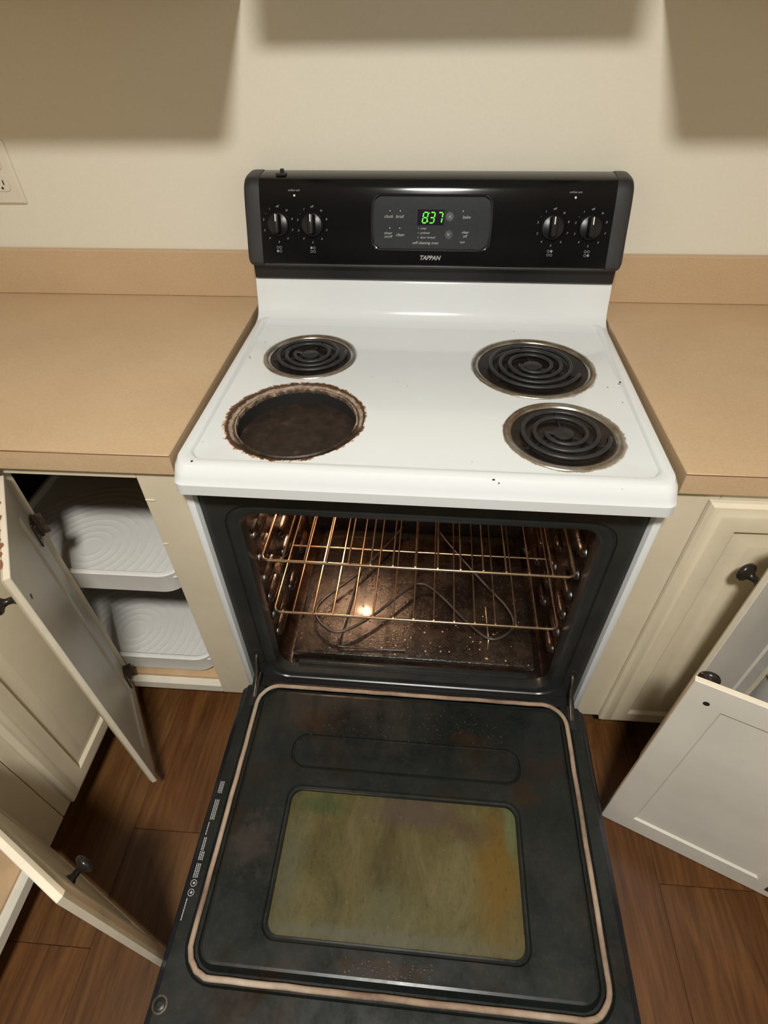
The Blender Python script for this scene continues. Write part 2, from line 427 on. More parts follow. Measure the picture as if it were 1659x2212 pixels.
# ================================================================ COUNTERTOPS
def counter(name, s, label):
    """s = -1 left, +1 right; L shaped top with backsplash"""
    t = thing(name, label, 'countertop', (s*.9, -.3, .876))
    xi = -.3845 if s < 0 else .3862
    xo = XL+.001 if s < 0 else XR-.001
    xf = s*.675
    poly = [(xi, -.001), (xi, -.634), (xf, -.634), (xf, -2.6), (xo, -2.6), (xo, -.001)]
    bm = bmesh.new(); zt = .916
    top = [(x, y, zt) for x, y in poly]; bot = [(x, y, .878) for x, y in poly]
    r = loft(bm, [bot, top], (True, True))
    es = [e for e in bm.edges if all(abs(v.co.z-zt) < 1e-6 for v in e.verts)]
    bmesh.ops.bevel(bm, geom=es, offset=.0015, segments=1, affect='EDGES')
    obj('worktop', bm, 'laminate', t, 0)
    yy = -.6344; obj('edge_seam', B(min(xi, xf), max(xi, xf), yy, yy+.0005, .9128, .9143), 'chip', t, 0)
    obj('backsplash', B(min(xi, xo), max(xi, xo), -.0195, -.001, .9165, 1.016, bev=.0012, seg=1), 'laminate', t, 0)
    obj('side_splash', B(*( (xo, xo+.018) if s < 0 else (xo-.018, xo)), -2.6, -.0215, .9165, 1.016, bev=.0012, seg=1), 'laminate', t, 0)
    return t
counter('countertop', -1, 'tan laminate worktop with raised back edge, left of the range')
counter('countertop', 1, 'tan laminate worktop with raised back edge, right of the range')

# ================================================================ CABINET DOORS
TH = .019
def make_door(parent, hinge, w, h, ang, flip=False, knob=None, ks=1., hinges=True, bolt=None, z0=None, chips=False, label=None):
    """door panel; local frame: hinge at x=0, runs along +x (flip: -x), outer face -y, z from 0"""
    base_org = ORG[parent.name]
    s = -1 if flip else 1
    bm = bmesh.new()
    def rect(ix, y, iz=None):
        iz = ix if iz is None else iz
        return [(s*ix, y, iz), (s*(w-ix), y, iz), (s*(w-ix), y, h-iz), (s*ix, y, h-iz)]
    fr = .052
    loops = [rect(fr+.032, -TH+.0005), rect(fr+.028, -TH+.0012), rect(fr+.008, -TH+.0068), rect(fr+.003, -TH+.0070), rect(fr-.003, -TH-.000), rect(.022, -TH), rect(.017, -TH+.0008), rect(.009, -TH+.0055), rect(.006, -TH+.0058), rect(.001, -TH+.0095),
             rect(0, -TH+.0105), rect(0, -.001), rect(.001, 0), rect(fr-.002, 0), rect(fr+.002, -.004)]
    loft(bm, loops, (True, True))
    me_o = obj('cabinet_door', bm, 'inner', None, 25, org=(0, 0, 0))
    me = me_o.data; me.materials.append(M['cream']); me.materials.append(M['edge'])
    for p in me.polygons:
        c = p.center
        if c.y < -TH+.0102 and p.normal.y < -.2: p.material_index = 1
        elif abs(p.normal.y) < .3 and (c.x*s < .002 or c.x*s > w-.002 or c.z < .002 or c.z > h-.002): p.material_index = 2
        elif c.y < -.008: p.material_index = 1
    me_o.parent = parent; me_o.location = Vector(hinge)-base_org; me_o.rotation_euler = (0, 0, ang)
    ORG[me_o.name] = Vector((0, 0, 0))
    if label: me_o['label'] = label
    if knob:
        kx, kz = knob; kb = bmesh.new()
        lathe(kb, [(a*ks, -TH-b*ks) for a, b in ((.009, .0002), (.0085, .002), (.0055, .006), (.005, .013), (.0075, .018), (.0135, .021), (.0155, .0245), (.0148, .028), (.010, .031), (0, .032))], 24, (s*kx, 0, kz), 'y')
        obj('knob', kb, 'bronze', me_o, 50)
    if hinges:
        for hz in (h*.825 if h > .6 else h*.82, h*.10):
            hb = bmesh.new(); box(hb, *(sorted((s*.003, s*.030))), .0002, .0032, hz-.026, hz+.026, bev=.001, seg=1)
            tube(hb, [(s*-.001, .0035, hz-.024), (s*-.001, .0035, hz+.024)], .0042, 8)
            box(hb, *sorted((s*-.006, s*-.002)), .004, .018, hz-.022, hz+.022)
            lathe(hb, [(.0035, .0032), (.003, .0048)], 10, (s*.018, 0, hz+.013), 'y'); lathe(hb, [(.0035, .0032), (.003, .0048)], 10, (s*.018, 0, hz-.013), 'y')
            obj('hinge', hb, 'hinge', me_o)
    if bolt:
        obj('knob_screw', lathe(bmesh.new(), [(.0045, -.0035), (.0045, .0006), (.002, .0012)], 12, (s*bolt[0], 0, bolt[1]), 'y'), 'bronze', me_o)
    if chips:
        cb = bmesh.new()
        for q in range(9):
            cx = s*(w*.30+w*.07*q+random.uniform(-.004, .004)); ww = random.uniform(.004, .011); dd = random.uniform(.003, .009)
            pts = [(cx+ww*math.cos(a)*random.uniform(.6, 1.1), -TH+.0075+dd*max(0, math.sin(a))*random.uniform(.6, 1.1), h+.0004) for a in [2*PI*j/9 for j in range(9)]]
            cb.faces.new([cb.verts.new(p) for p in pts])
        obj('paint_chips', cb, 'chip', me_o, 0)
    return me_o

BZ, TZ = .185, .876
def carcass(t, x0, x1, y0, y1, shelf=None):
    """box behind a face frame"""
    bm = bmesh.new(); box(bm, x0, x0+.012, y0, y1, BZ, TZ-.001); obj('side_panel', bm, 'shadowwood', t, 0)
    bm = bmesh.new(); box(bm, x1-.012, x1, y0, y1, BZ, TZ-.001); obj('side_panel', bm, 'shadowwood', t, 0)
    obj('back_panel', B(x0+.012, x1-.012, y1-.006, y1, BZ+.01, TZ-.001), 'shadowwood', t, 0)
    obj('bottom_shelf', B(x0+.012, x1-.012, y0, y1-.006, BZ+.012, BZ+.028), 'shelfwood', t, 0)

# ---- left corner cabinet on the back wall (open, with trays)
FY = -.625
t = thing('corner_cabinet', 'cream base cabinet left of the range, narrow door open on two white trays', 'cabinet', (-.85, FY, FZ))
lb = bmesh.new()
XS = -.4575            # inner edge of the stile
box(lb, XS, -.3845, FY, FY+.019, BZ, TZ, bev=.0015, seg=1); obj('face_stile', lb, 'cream', t, 0)
obj('face_rail', B(-.69, XS, FY, FY+.019, .860, TZ, bev=.001, seg=1), 'cream', t, 0)
obj('face_rail', B(-.69, XS, FY, FY+.019, BZ, .213, bev=.002, seg=1), 'trimwhite', t, 0)
obj('face_stile', B(-.7075, -.69, FY+.001, FY+.019, BZ, TZ, bev=.0, seg=1), 'cream', t, 0)
for zz, xa, xb in ((.814, -.4565, -.440), (.708, -.4565, -.447)):
    obj('paint_ridge', B(xa, xb, FY-.0018, FY, zz-.0015, zz+.0015, bev=.0008, seg=1), 'edge', t, 0)
obj('toe_kick', B(XL+.02, -.3845, FY+.07, FY+.085, FZ, BZ), 'cream', t, 0)
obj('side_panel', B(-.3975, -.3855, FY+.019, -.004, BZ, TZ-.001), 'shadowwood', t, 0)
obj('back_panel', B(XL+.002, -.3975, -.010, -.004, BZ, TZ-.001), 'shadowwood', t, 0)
obj('bottom_shelf', B(XL+.002, -.3975, FY+.019, -.010, BZ+.012, .218), 'shelfwood', t, 0)
make_door(t, (-.678, -.632, .19), .252, .672, R(-56.9), knob=(.220, .605), bolt=(.226, .605), chips=True, label='narrow cream door standing open, chipped top edge')

# ---- trays
def tray(zr, label):
    x0, x1, y0, y1 = -.90, -.4665, -.603, -.20
    t = thing('sliding_tray', label, 'tray', ((x0+x1)/2, (y0+y1)/2, zr-.057), group=None)
    bm = bmesh.new()
    def L(i, z, r): return [(x, y, z) for x, y in rrect(x0+i, x1-i, y0+i, y1-i, max(r-i, .006), 8)]
    loft(bm, [L(.010, zr-.057, .05), L(.004, zr-.053, .05), L(.001, zr-.006, .05), L(0, zr-.002, .05), L(.003, zr, .05), L(.010, zr, .05), L(.013, zr-.003, .05), L(.015, zr-.013, .05)], (True, False))
    obj('tray_rim', bm, 'plastic', t, 40)
    bm = bmesh.new(); nx, ny = 150, 140; g = []
    cx, cy = -.695, -.520
    a0, a1, b0, b1 = x0+.010, x1-.010, y0+.010, y1-.010
    for j in range(ny+1):
        row = []
        for i in range(nx+1):
            X, Y = a0+(a1-a0)*i/nx, b0+(b1-b0)*j/ny
            d = math.hypot(X-cx, (Y-cy)); q = (d/.0185) % 1.
            hgt = .0011*max(0, 1-abs(q-.5)/.16) if .022 < d < .21 else 0
            row.append(bm.verts.new((X, Y, zr-.013+hgt)))
        g.append(row)
    for j in range(ny):
        for i in range(nx): bm.faces.new((g[j][i], g[j][i+1], g[j+1][i+1], g[j+1][i]))
    obj('ringed_floor', bm, 'plastic', t, 60)
    obj('slide_rail', B(x0+.05, x0+.07, y0+.03, y1+.15, zr-.072, zr-.0575), 'hinge', t, 0)
    obj('slide_rail', B(x1-.03, x1-.012, y0+.03, y1+.15, zr-.072, zr-.0575), 'hinge', t, 0)
    return t
tray(.587, 'upper white plastic tray with ringed floor inside the open corner cabinet')
tray(.287, 'lower white plastic tray with ringed floor just above the cabinet bottom')

# ---- left run: closed raised panel door + open cabinet
XA = -.709
def side_cab(s, name, label, ya, yb, opening=None, corner=False):
    """cabinet of a side run: s=-1 left, +1 right; from y=ya (near wall) to yb (towards viewer)"""
    xf = s*abs(XA) if s < 0 else .702
    t = thing(name, label, 'cabinet', (xf, (ya+yb)/2, FZ))
    d = s*.019
    def bx(a, b, y0, y1, z0, z1, bev=.0015): return B(min(a, b), max(a, b), min(y0, y1), max(y0, y1), z0, z1, bev=bev, seg=1)
    if opening is None:
        obj('face_panel', bx(xf, xf+d, ya, yb, BZ, TZ), 'cream', t, 0)
    else:
        oa, ob, oz0, oz1 = opening
        obj('face_stile', bx(xf, xf+d, ya, oa, BZ, TZ), 'cream', t, 0)
        obj('face_stile', bx(xf, xf+d, ob, yb, BZ, TZ), 'cream', t, 0)
        obj('face_rail', bx(xf, xf+d, oa, ob, BZ, oz0), 'trimwhite', t, 0)
        obj('face_rail', bx(xf, xf+d, oa, ob, oz1, TZ), 'cream', t, 0)
    xw = s*(abs(XL)-.004)
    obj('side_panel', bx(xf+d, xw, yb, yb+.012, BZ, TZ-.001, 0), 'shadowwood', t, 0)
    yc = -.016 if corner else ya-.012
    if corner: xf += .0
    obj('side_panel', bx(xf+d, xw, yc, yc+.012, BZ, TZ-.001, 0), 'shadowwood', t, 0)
    obj('bottom_shelf', bx(xf+d, xw, yc-.0005, yb+.0125, BZ+.012, .218, 0), 'shelfwood', t, 0)
    obj('toe_kick', bx(xf+s*.07, xf+s*.085, ya, yb, FZ, BZ, 0), 'cream', t, 0)
    return t
t = side_cab(-1, 'base_cabinet', 'cream cabinet on the left with closed raised-panel door, in the corner', -.645, -.925)
make_door(t, (-.708, -.898, .192), .245, .672, R(90), hinges=False)
t = side_cab(-1, 'base_cabinet', 'cream cabinet at lower left, its door swung open with a dark knob', -.9265, -1.42, opening=(-1.00, -1.36, .213, .69))
make_door(t, (-.703, -1.003, .19), .340, .470, R(153.4), flip=True, knob=(.286, .385), ks=.9, bolt=(.286, .385), hinges=True, label='cream door standing open at lower left')
# ---- right: back wall cabinet with closed door
t = thing('base_cabinet', 'cream cabinet right of the range with closed raised-panel door', 'cabinet', (.54, FY, FZ))
obj('face_stile', B(.3845, .456, FY, FY+.019, BZ, TZ, bev=.0015, seg=1), 'cream', t, 0)
obj('face_rail', B(.456, .70, FY, FY+.019, .84, TZ, bev=.001, seg=1), 'cream', t, 0)
obj('face_rail', B(.456, .70, FY, FY+.019, BZ, .22, bev=.001, seg=1), 'cream', t, 0)
obj('face_stile', B(.66, .7015, FY+.0005, FY+.019, .22, .84), 'cream', t, 0)
carcass(t, .3855, .7190, FY+.02, -.004)
obj('toe_kick', B(.3845, .7190, FY+.07, FY+.085, FZ, BZ), 'cream', t, 0)
make_door(t, (.672, -.6265, .188), .233, .675, 0, flip=True, hinges=False, label='closed raised-panel door')
# ---- right run
t = side_cab(1, 'base_cabinet', 'cream corner cabinet on the right, narrow open door with black knob', -.6262, -.895, opening=(-.633, -.865, .213, .84), corner=True)
make_door(t, (.697, -.644, .19), .203, .672, R(-155.8), knob=(.172, .563), ks=1.12, bolt=None, hinges=False, label='narrow cream door standing open beside the closed one')
t = side_cab(1, 'base_cabinet', 'cream cabinet at lower right, wide door swung open over the floor', -.8965, -1.42, opening=(-.985, -1.33, .213, .71))
make_door(t, (.690, -.975, .19), .318, .525, R(156.3), knob=(.289, .484), bolt=(.289, .484), hinges=True, label='wide pale door standing open at right, seen from inside')
# ---- white bin in the right cabinet
bm = bmesh.new()
def bl(i, z): return [(x, y, z) for x, y in rrect(.728+i, .93-i, -.82+i, -.555-i, .02, 4)]
loft(bm, [bl(.012, .2185), bl(0, .40), bl(-.004, .402), bl(-.004, .408), bl(.003, .408), bl(.006, .40), bl(.016, .225)], (True, True))
tag(obj('storage_bin', bm, 'plastic', None, 40), 'white plastic bin inside the right corner cabinet', 'bin')

# ---- upper cabinets and hood (above the frame; they shade the wall)
for s, nm in ((-1, 'left'), (1, 'right')):
    x0, x1 = (XL+.001, -.339) if s < 0 else (.366, XR-.001)
    t = thing('wall_cabinet', 'cream wall cabinet hanging on the %s above the worktop' % nm, 'cabinet', ((x0+x1)/2, -.15, 1.436))
    obj('cabinet_body', B(x0, x1, -.322, -.001, 1.438, 2.2, bev=.002, seg=1), 'cream', t, 0)
    n = 2; dw = (x1-x0)/n
    for i in range(n):
        dbm = bmesh.new(); a, b = x0+dw*i+.004, x0+dw*(i+1)-.004
        def rr(ix, y): return [(a+ix, y, 1.442+ix), (b-ix, y, 1.442+ix), (b-ix, y, 2.194-ix), (a+ix, y, 2.194-ix)]
        loft(dbm, [rr(0, -.3225), rr(0, -.336), rr(.006, -.340), rr(.05, -.340), rr(.058, -.334), rr(.08, -.340)], (True, True))
        obj('cabinet_door', dbm, 'cream', t, 20)
t = thing('range_hood', 'range hood with cabinet hanging on the wall above the range', 'hood', (0, -.15, 1.548))
hb = bmesh.new(); loft(hb, [[(x, y, z) for x, y in ((-.272+q, -.31+q), (.288-q, -.31+q), (.288-q, -.001), (-.272+q, -.001))] for z, q in ((1.548, 0), (1.60, 0), (1.70, .06))], (True, True))
obj('hood_shell', hb, 'enamel', t, 20)
obj('cabinet_body', B(-.337, .364, -.322, -.001, 1.702, 2.2, bev=.002, seg=1), 'cream', t, 0)

# ---- wall outlet
t = thing('wall_outlet', 'ivory double wall outlet above the left worktop', 'outlet', (-.917, 0, 1.106))
bm = bmesh.new()
def pl(i, y, z0=1.106, z1=1.224): return [(x, y, z) for x, z in rrect(-.955+i, -.880-i, z0+i, z1-i, .004, 3)]
loft(bm, [pl(0, -.0005), pl(0, -.003), pl(.004, -.0065)], (True, True)); obj('cover_plate', bm, 'trimwhite', t, 30)
for zc in (1.146, 1.186):
    bm = bmesh.new()
    loft(bm, [[(x, y, z) for x, z in rrect(-.934, -.900, zc-.0145, zc+.0145, .010, 5)] for y in (-.006, -.0085)], (True, True))
    so = obj('socket', bm, 'trimwhite', t, 30)
    bm = bmesh.new(); box(bm, -.9245, -.9225, -.0092, -.0080, zc-.002, zc+.007); box(bm, -.9120, -.9098, -.0092, -.0080, zc-.002, zc+.007)
    lathe(bm, [(.0025, -.0092), (.0025, -.0080)], 10, (-.917, 0, zc-.008), 'y')
    obj('slots', bm, 'void', so, 0)

# ================================================================ THE RANGE
RX, RA = .0065, -.0127
rg = thing('electric_range', 'white electric coil range with black control panel and its oven door open', 'range', (RX, 0, FZ), RA)
RG = ORG[rg.name] = Vector((0, 0, FZ))
rg.name = 'electric_range'; ORG['electric_range'] = Vector((0, 0, FZ))
P = lambda n, bm, m, sm=35, par=None, kind=None: obj(n, bm, m, par or rg, sm, kind)
YF = -.6385           # front of the white sides
for s in (-1, 1):
    a, b = sorted((s*.3665, s*.3790)); bm = bmesh.new()
    box(bm, a, b, YF, -.03, .165, .880, bev=.0015, seg=2)
    P('side_panel', bm, 'enamel')
P('back_panel', B(-.366, .366, -.045, -.031, .165, .880), 'enamel', 0)
P('storage_drawer', B(-.374, .374, -.655, -.628, .125, .240, bev=.004), 'enamel')
P('gap_shade_strip', B(-.3655, .3655, -.6620, -.6250, .2480, .2650), 'black_pl', 0)  # black strip added so the gap between frame and door stays dark
P('base_box', B(-.366, .366, -.60, -.046, .150, .245), 'void', 0)
for sx in (-.33, .33):
    for sy in (-.57, -.10): P('foot', lathe(bmesh.new(), [(.018, FZ), (.018, FZ+.012), (.008, FZ+.014), (.008, .1505)], 12, (sx, sy, 0)), 'black_pl')
# black front frame with rounded opening and a pressed groove
bm = bmesh.new()
def fl(x, z0, z1, r, y): return [(a, y, b) for a, b in rrect(-x, x, z0, z1, r, 8)]
outer = fl(.3662, .2465, .876, .002, -.6245)
loft(bm, [fl(.3662, .2465, .876, .002, -.606), outer, fl(.3325, .2665, .806, .052, -.6245), fl(.3305, .2685, .804, .050, -.6205), fl(.3275, .2715, .801, .048, -.6205), fl(.3255, .2735, .799, .046, -.6245),
          fl(.3115, .2845, .790, .040, -.6245), fl(.3060, .2880, .786, .036, -.6215), fl(.3035, .2895, .784, .034, -.612), fl(.3030, .2900, .7835, .034, -.600)])
P('front_frame', bm, 'frameblk', 40)
# bottom ledge line in front of the oven floor
P('sill_strip', B(-.262, .262, -.604, -.590, .2905, .2965, bev=.002), 'frameblk')
# cavity
bm = bmesh.new(); RC = .034
def cv(y, d=0.): return [(a, y, b) for a, b in rrect(-.3030-d, .3030+d, .2900, .7835, RC, 8)]
loft(bm, [cv(-.600), cv(-.592, .004), cv(-.40, .004), cv(-.195, .004), [(a, -.175, b) for a, b in rrect(-.285, .285, .31, .765, .03, 8)]], (False, True))
P('oven_liner', bm, 'cavity', 40)
P('oven_floor', B(-.279, .279, -.585, -.20, .2925, .3125, bev=.006), 'cavfloor')
# rack guides: pressed lozenges on both walls
for s in (-1, 1):
    for i in range(6):
        z = .372+.062*i
        for (y0, y1) in ((-.585, -.505), (-.455, -.385), (-.33, -.25)):
            bm = bmesh.new(); n = 10; loops = []
            for j in range(n+1):
                tt = j/n; rr = .0135*math.sqrt(max(0, 1-(2*tt-1)**4))+.0005; yy = y0+(y1-y0)*tt
                loops.append([(s*(.3065-.85*rr*math.cos(a)), yy, z+rr*math.sin(a)) for a in [R(-90+180*q/8) for q in range(9)]])
            loft(bm, loops, closed=False)
            P('rack_guide', bm, 'cavity', 60)
# heating element
ez = .340
pts = [(-.045, -.18, ez), (-.075, -.24, ez), (-.150, -.36, ez), (-.228, -.455, ez), (-.232, -.505, ez), (-.180, -.543, ez), (-.115, -.505, ez), (-.045, -.430, ez), (-.012, -.392, ez), (.012, -.382, ez), (.036, -.392, ez),
       (.070, -.425, ez), (.125, -.490, ez), (.180, -.535, ez), (.232, -.500, ez), (.225, -.445, ez), (.165, -.36, ez), (.085, -.24, ez), (.05, -.18, ez)]
P('bake_element', TB(catmull(pts, 7), .0036, 8), 'element', 60)
P('thin_wire', TB(catmull([(-.150, -.33, .322), (-.160, -.44, .322), (-.172, -.555, .322), (-.160, -.568, .320), (-.06, -.566, .3165), (-.02, -.565, .3165)], 5), .0022, 6), 'element', 60)  # thin dark wire, bent once, just above the oven floor
P('thin_wire', TB([(.172, -.44, ez-.004), (.174, -.535, ez-.004), (.174, -.545, .3135)], .0022, 6), 'wire', 60)
# oven lamp
lampc = Vector((-.232, -.182, .705))
lp = P('oven_lamp', lathe(bmesh.new(), [(.030, -.1755), (.030, -.182), (.024, -.185)], 20, (lampc.x, 0, lampc.z), 'y'), 'steel')
obj('bulb', lathe(bmesh.new(), [(.010, -.185), (.014, -.200), (.012, -.214), (0, -.220)], 16, (lampc.x, 0, lampc.z), 'y'), 'bulb', lp, 60)
pd = bpy.data.lights.new('oven_bulb_light', 'POINT'); pd.energy = OVEN_W; pd.color = (1, .58, .34); pd.shadow_soft_size = .012
po = bpy.data.objects.new('oven_bulb_light', pd); po.parent = rg; po.location = (lampc.x, -.228, lampc.z-FZ); COL.objects.link(po)

# ---- cooktop
zt, zi = .912, .9052     # rim, recessed field
def CL(x, yb, yf, z, r): return [(a, b, z) for a, b in rrect(-x, x, yf, yb, r, 8)]
bm = bmesh.new()
YB0 = -.118
loops = [CL(.372, YB0, -.650, .857, .012), CL(.3775, YB0, -.664, .859, .016), CL(.3790, YB0, -.668, .863, .018), CL(.3790, YB0, -.6685, .882, .020), CL(.3785, YB0, -.6665, .8855, .022), CL(.3780, YB0, -.664, .892, .024), CL(.3765, YB0, -.660, .903, .026), CL(.3735, YB0, -.654, .9105, .030), CL(.3700, YB0, -.648, zt, .032),
         CL(.3600, YB0, -.639, zt-.0002, .030), CL(.3575, YB0, -.6365, zt-.0015, .028), CL(.3545, YB0, -.633, zi+.0008, .026), CL(.3520, YB0, -.630, zi, .025)]
rings = loft(bm, loops, (True, False))
inner = rings[-1]
BUR = [(-.229, -.285, .0885), (.204, -.305, .1115), (.228, -.528, .0905), (-.212, -.508, .1165)]
holes = []
for cx, cy, r in BUR:
    h0 = [bm.verts.new((cx+r*math.cos(2*PI*k/56), cy+r*math.sin(2*PI*k/56), zi)) for k in range(56)]
    holes.append(h0)
holed(bm, inner, holes)
# hole edges turned down
for (cx, cy, r), h0 in zip(BUR, holes):
    h1 = [bm.verts.new((cx+(r-.0015)*math.cos(2*PI*k/56), cy+(r-.0015)*math.sin(2*PI*k/56), zi-.004)) for k in range(56)]
    for k in range(56): bm.faces.new((h0[k], h0[(k+1) % 56], h1[(k+1) % 56], h1[k]))
P('cooktop', bm, 'cooktop', 30)
# back riser of the cooktop
bm = bmesh.new(); prof = [(-.150, zi+.0002), (-.140, zi+.001), (-.128, zi+.004), (-.118, zi+.011), (-.111, zi+.022), (-.105, .945), (-.0985, .972), (-.0955, .982), (-.092, .9865), (-.086, .988), (-.040, .988), (-.040, .86), (-.12, .86)]
xs = [(-.3775, .004), (-.376, .001), (-.372, 0), (.372, 0), (.376, .001), (.3775, .004)]
sec = []
for xx, ins in xs:
    sec.append([(xx if i > 5 else (math.copysign(min(abs(xx), .3775), xx)), y+ins if i < 10 else y, z-ins*.4 if 6 < i < 11 else z) for i, (y, z) in enumerate(prof)])
loft(bm, sec, (True, True)); P('back_riser', bm, 'cooktop', 40)
# raised corner rims next to the riser
# ---- front left open burner well
cx, cy = -.212, -.508
bm = bmesh.new()
lathe(bm, [(.1170, zi-.0003), (.1160, zi-.0006), (.1130, zi-.0030), (.1080, zi-.0050), (.1050, zi-.0052), (.1032, zi-.0030), (.1018, zi-.0030), (.1008, zi-.006), (.1005, zi-.012)], 72, (cx, cy, 0), caps=False)
P('well_rim', bm, 'ringmetal', 50)
bm = bmesh.new(); lathe(bm, [(.1005, zi-.010), (.1005, zi-.034)], 56, (cx, cy, 0), caps=False); P('well_wall', bm, 'void', 50)
bm = bmesh.new(); g = []
for j in range(14):
    r = .1005*j/13; g.append([bm.verts.new((cx+r*math.cos(2*PI*k/48), cy+r*math.sin(2*PI*k/48), zi-.0335+random.uniform(0, .0009)+(.004*max(0, -(math.sin(2*PI*k/48)))*(j/13)**3)*4)) for k in range(48)] if j else [bm.verts.new((cx, cy, zi-.0335))])
for k in range(48): bm.faces.new((g[0][0], g[1][k], g[1][(k+1) % 48]))
for a, b in zip(g[1:], g[2:]):
    for k in range(48): bm.faces.new((a[k], b[k], b[(k+1) % 48], a[(k+1) % 48]))
P('well_crust', bm, 'pit', 60)
# ---- drip bowls and coils
def burner(cx, cy, ro, rc, turns, a0, r0):
    bm = bmesh.new(); z = zi
    lathe(bm, [(ro, z+.0003), (ro-.001, z+.0022), (ro-.004, z+.0032), (ro-.009, z+.0030), (ro-.0125, z+.0012), (ro-.0140, z-.0015)], 72, (cx, cy, 0), caps=False)
    fl_ = P('drip_bowl', bm, 'flange', 50)
    bm = bmesh.new(); q = ro-.0138
    lathe(bm, [(q, z-.0013), (q-.003, z-.006), (q-.010, z-.013), (q*.6, z-.019), (.016, z-.022), (.014, z-.022)], 72, (cx, cy, 0), caps=True)
    obj('bowl_pan', bm, 'bowl', fl_, 60)
    pts = []; N = int(turns*40)
    for i in range(N+1):
        u = i/N; a = a0+turns*2*PI*u; r = r0+(rc-r0)*u
        pts.append((cx+r*math.cos(a), cy+r*math.sin(a), z+.0052))
    # ends dive under the coil
    e = Vector(pts[-1]); d = Vector((math.cos(a0+turns*2*PI+PI/2), math.sin(a0+turns*2*PI+PI/2), 0))
    tail = [tuple(e+d*.006+Vector((0, 0, -.001))), tuple(e+d*.014+Vector((0, 0, -.009)))]
    s0 = Vector(pts[0]); c0 = Vector((cx, cy, z-.004))
    head = [tuple(c0+(s0-c0)*.4), tuple(s0*.6+Vector((cx, cy, z+.001))*.4)]
    co = P('coil_burner', TB([tuple(Vector((cx+.004, cy, z-.008)))]+head[1:]+pts+tail, .0040, 8, flat=.85), 'coil', 60)
    bm = bmesh.new(); lathe(bm, [(.0165, z+.0005), (.0170, z+.004), (.0150, z+.0054), (0, z+.0060)], 28, (cx, cy, 0)); obj('centre_disc', bm, 'coil', co, 50)
    bm = bmesh.new()
    for k in range(3):
        a = a0+k*2*PI/3+.5; dx, dy = math.cos(a), math.sin(a)
        lpz = []
        for r in (.012, rc+.003):
            px_, py_ = cx+r*dx, cy+r*dy
            lpz.append([(px_-dy*.0012, py_+dx*.0012, z-.004), (px_+dy*.0012, py_-dx*.0012, z-.004), (px_+dy*.0012, py_-dx*.0012, z+.0012), (px_-dy*.0012, py_+dx*.0012, z+.0012)])
        loft(bm, lpz, (True, True))
    obj('coil_support', bm, 'coil', co, 0)
burner(-.229, -.285, .0930, .0705, 2.55, R(170), .0290)
burner(.204, -.305, .1165, .0880, 3.4, R(190), .0260)
burner(.228, -.528, .0955, .0725, 2.45, R(185), .0285)

# ---- console
CP = [(-.1125, 1.0195), (-.1155, 1.0240), (-.1145, 1.030), (-.1085, 1.048), (-.0985, 1.076), (-.0895, 1.104), (-.0815, 1.128), (-.0745, 1.1465), (-.0690, 1.1580), (-.0610, 1.1665), (-.0500, 1.1702), (-.032, 1.172), (-.012, 1.172)]
def face_y(z):
    pr = CP[2:10]
    for (y0, z0), (y1, z1) in zip(pr, pr[1:]):
        if z0 <= z <= z1: return y0+(y1-y0)*(z-z0)/(z1-z0)
    return pr[0][0] if z < pr[0][1] else pr[-1][0]
body = catmull([(0, y, z) for y, z in CP], 4)
bm = bmesh.new(); sec = []
back = [(0, -.012, 1.10), (0, -.012, 1.0195)]
for xx in (-.3470, .3470): sec.append([(xx, p.y, p.z) for p in body]+[(xx, b[1], b[2]) for b in back])
loft(bm, sec, (True, True)); con = P('control_console', bm, 'console', 30)
for s in (-1, 1):
    bm = bmesh.new(); sec = []
    cyc, czc = -.055, 1.095
    for xx, sc in ((.3468, 1.012), (.3560, 1.015), (.3660, 1.012), (.3725, .995), (.3765, .96), (.3785, .90)):
        lp = []
        for p in list(body)+[Vector(b) for b in back]:
            y = cyc+(p.y-cyc)*sc; z = czc+(p.z-czc)*(sc if sc > 1 else 1-(1-sc)*1.1)
            lp.append((s*xx, min(y, -.0115), z))
        sec.append(lp)
    loft(bm, sec, (True, True)); obj('end_cap', bm, 'cap', con, 40)
P('console_base', B(-.3745, .3745, -.100, -.020, .9885, 1.019, bev=.002), 'black_pl', 0)
obj('bottom_lip', TB([(-.345, -.1135, 1.0215), (.345, -.1135, 1.0215)], .0032, 8), 'cap', con, 60)
# small latch on top
bm = bmesh.new(); box(bm, -.314, -.294, -.055, -.040, 1.170, 1.175, bev=.001); lathe(bm, [(.005, 1.172), (.004, 1.181), (0, 1.182)], 10, (-.302, -.046, 0)); obj('top_clip', bm, 'black_pl', con)
def on_face(x0, z0, lift=.0006, tilt=True):
    def f(u, v):
        z = z0+v*.94; return (x0+u, face_y(z)-lift, z)
    return f
# overlay panel with bowed outline
def bowed(x0, x1, z0, z1, r, n=6):
    pts = rrect(x0, x1, z0, z1, r, n); out = []; cx_ = (x0+x1)/2; hz = (z1-z0)/2; zc_ = (z0+z1)/2
    # subdivide long edges
    P2 = []
    for a, b in zip(pts, pts[1:]+pts[:1]):
        d = math.hypot(b[0]-a[0], b[1]-a[1]); k_ = max(1, int(d/.008))
        for i in range(k_): P2.append((a[0]+(b[0]-a[0])*i/k_, a[1]+(b[1]-a[1])*i/k_))
    for a, b in P2:
        side = .0035*(1-((b-zc_)/hz)**2); a += math.copysign(side, a-cx_) if abs(a-cx_) > (x1-x0)*.46 else 0
        out.append((a, b))
    return out
def face_loop(L, lift): return [(a, face_y(b)-lift, b) for a, b in L]
bz = bmesh.new()
A0 = bowed(-.1185, .1135, 1.0510, 1.1455, .013); A1 = bowed(-.1170, .1120, 1.0525, 1.1440, .012); A2 = bowed(-.1145, .1095, 1.0545, 1.1420, .011)
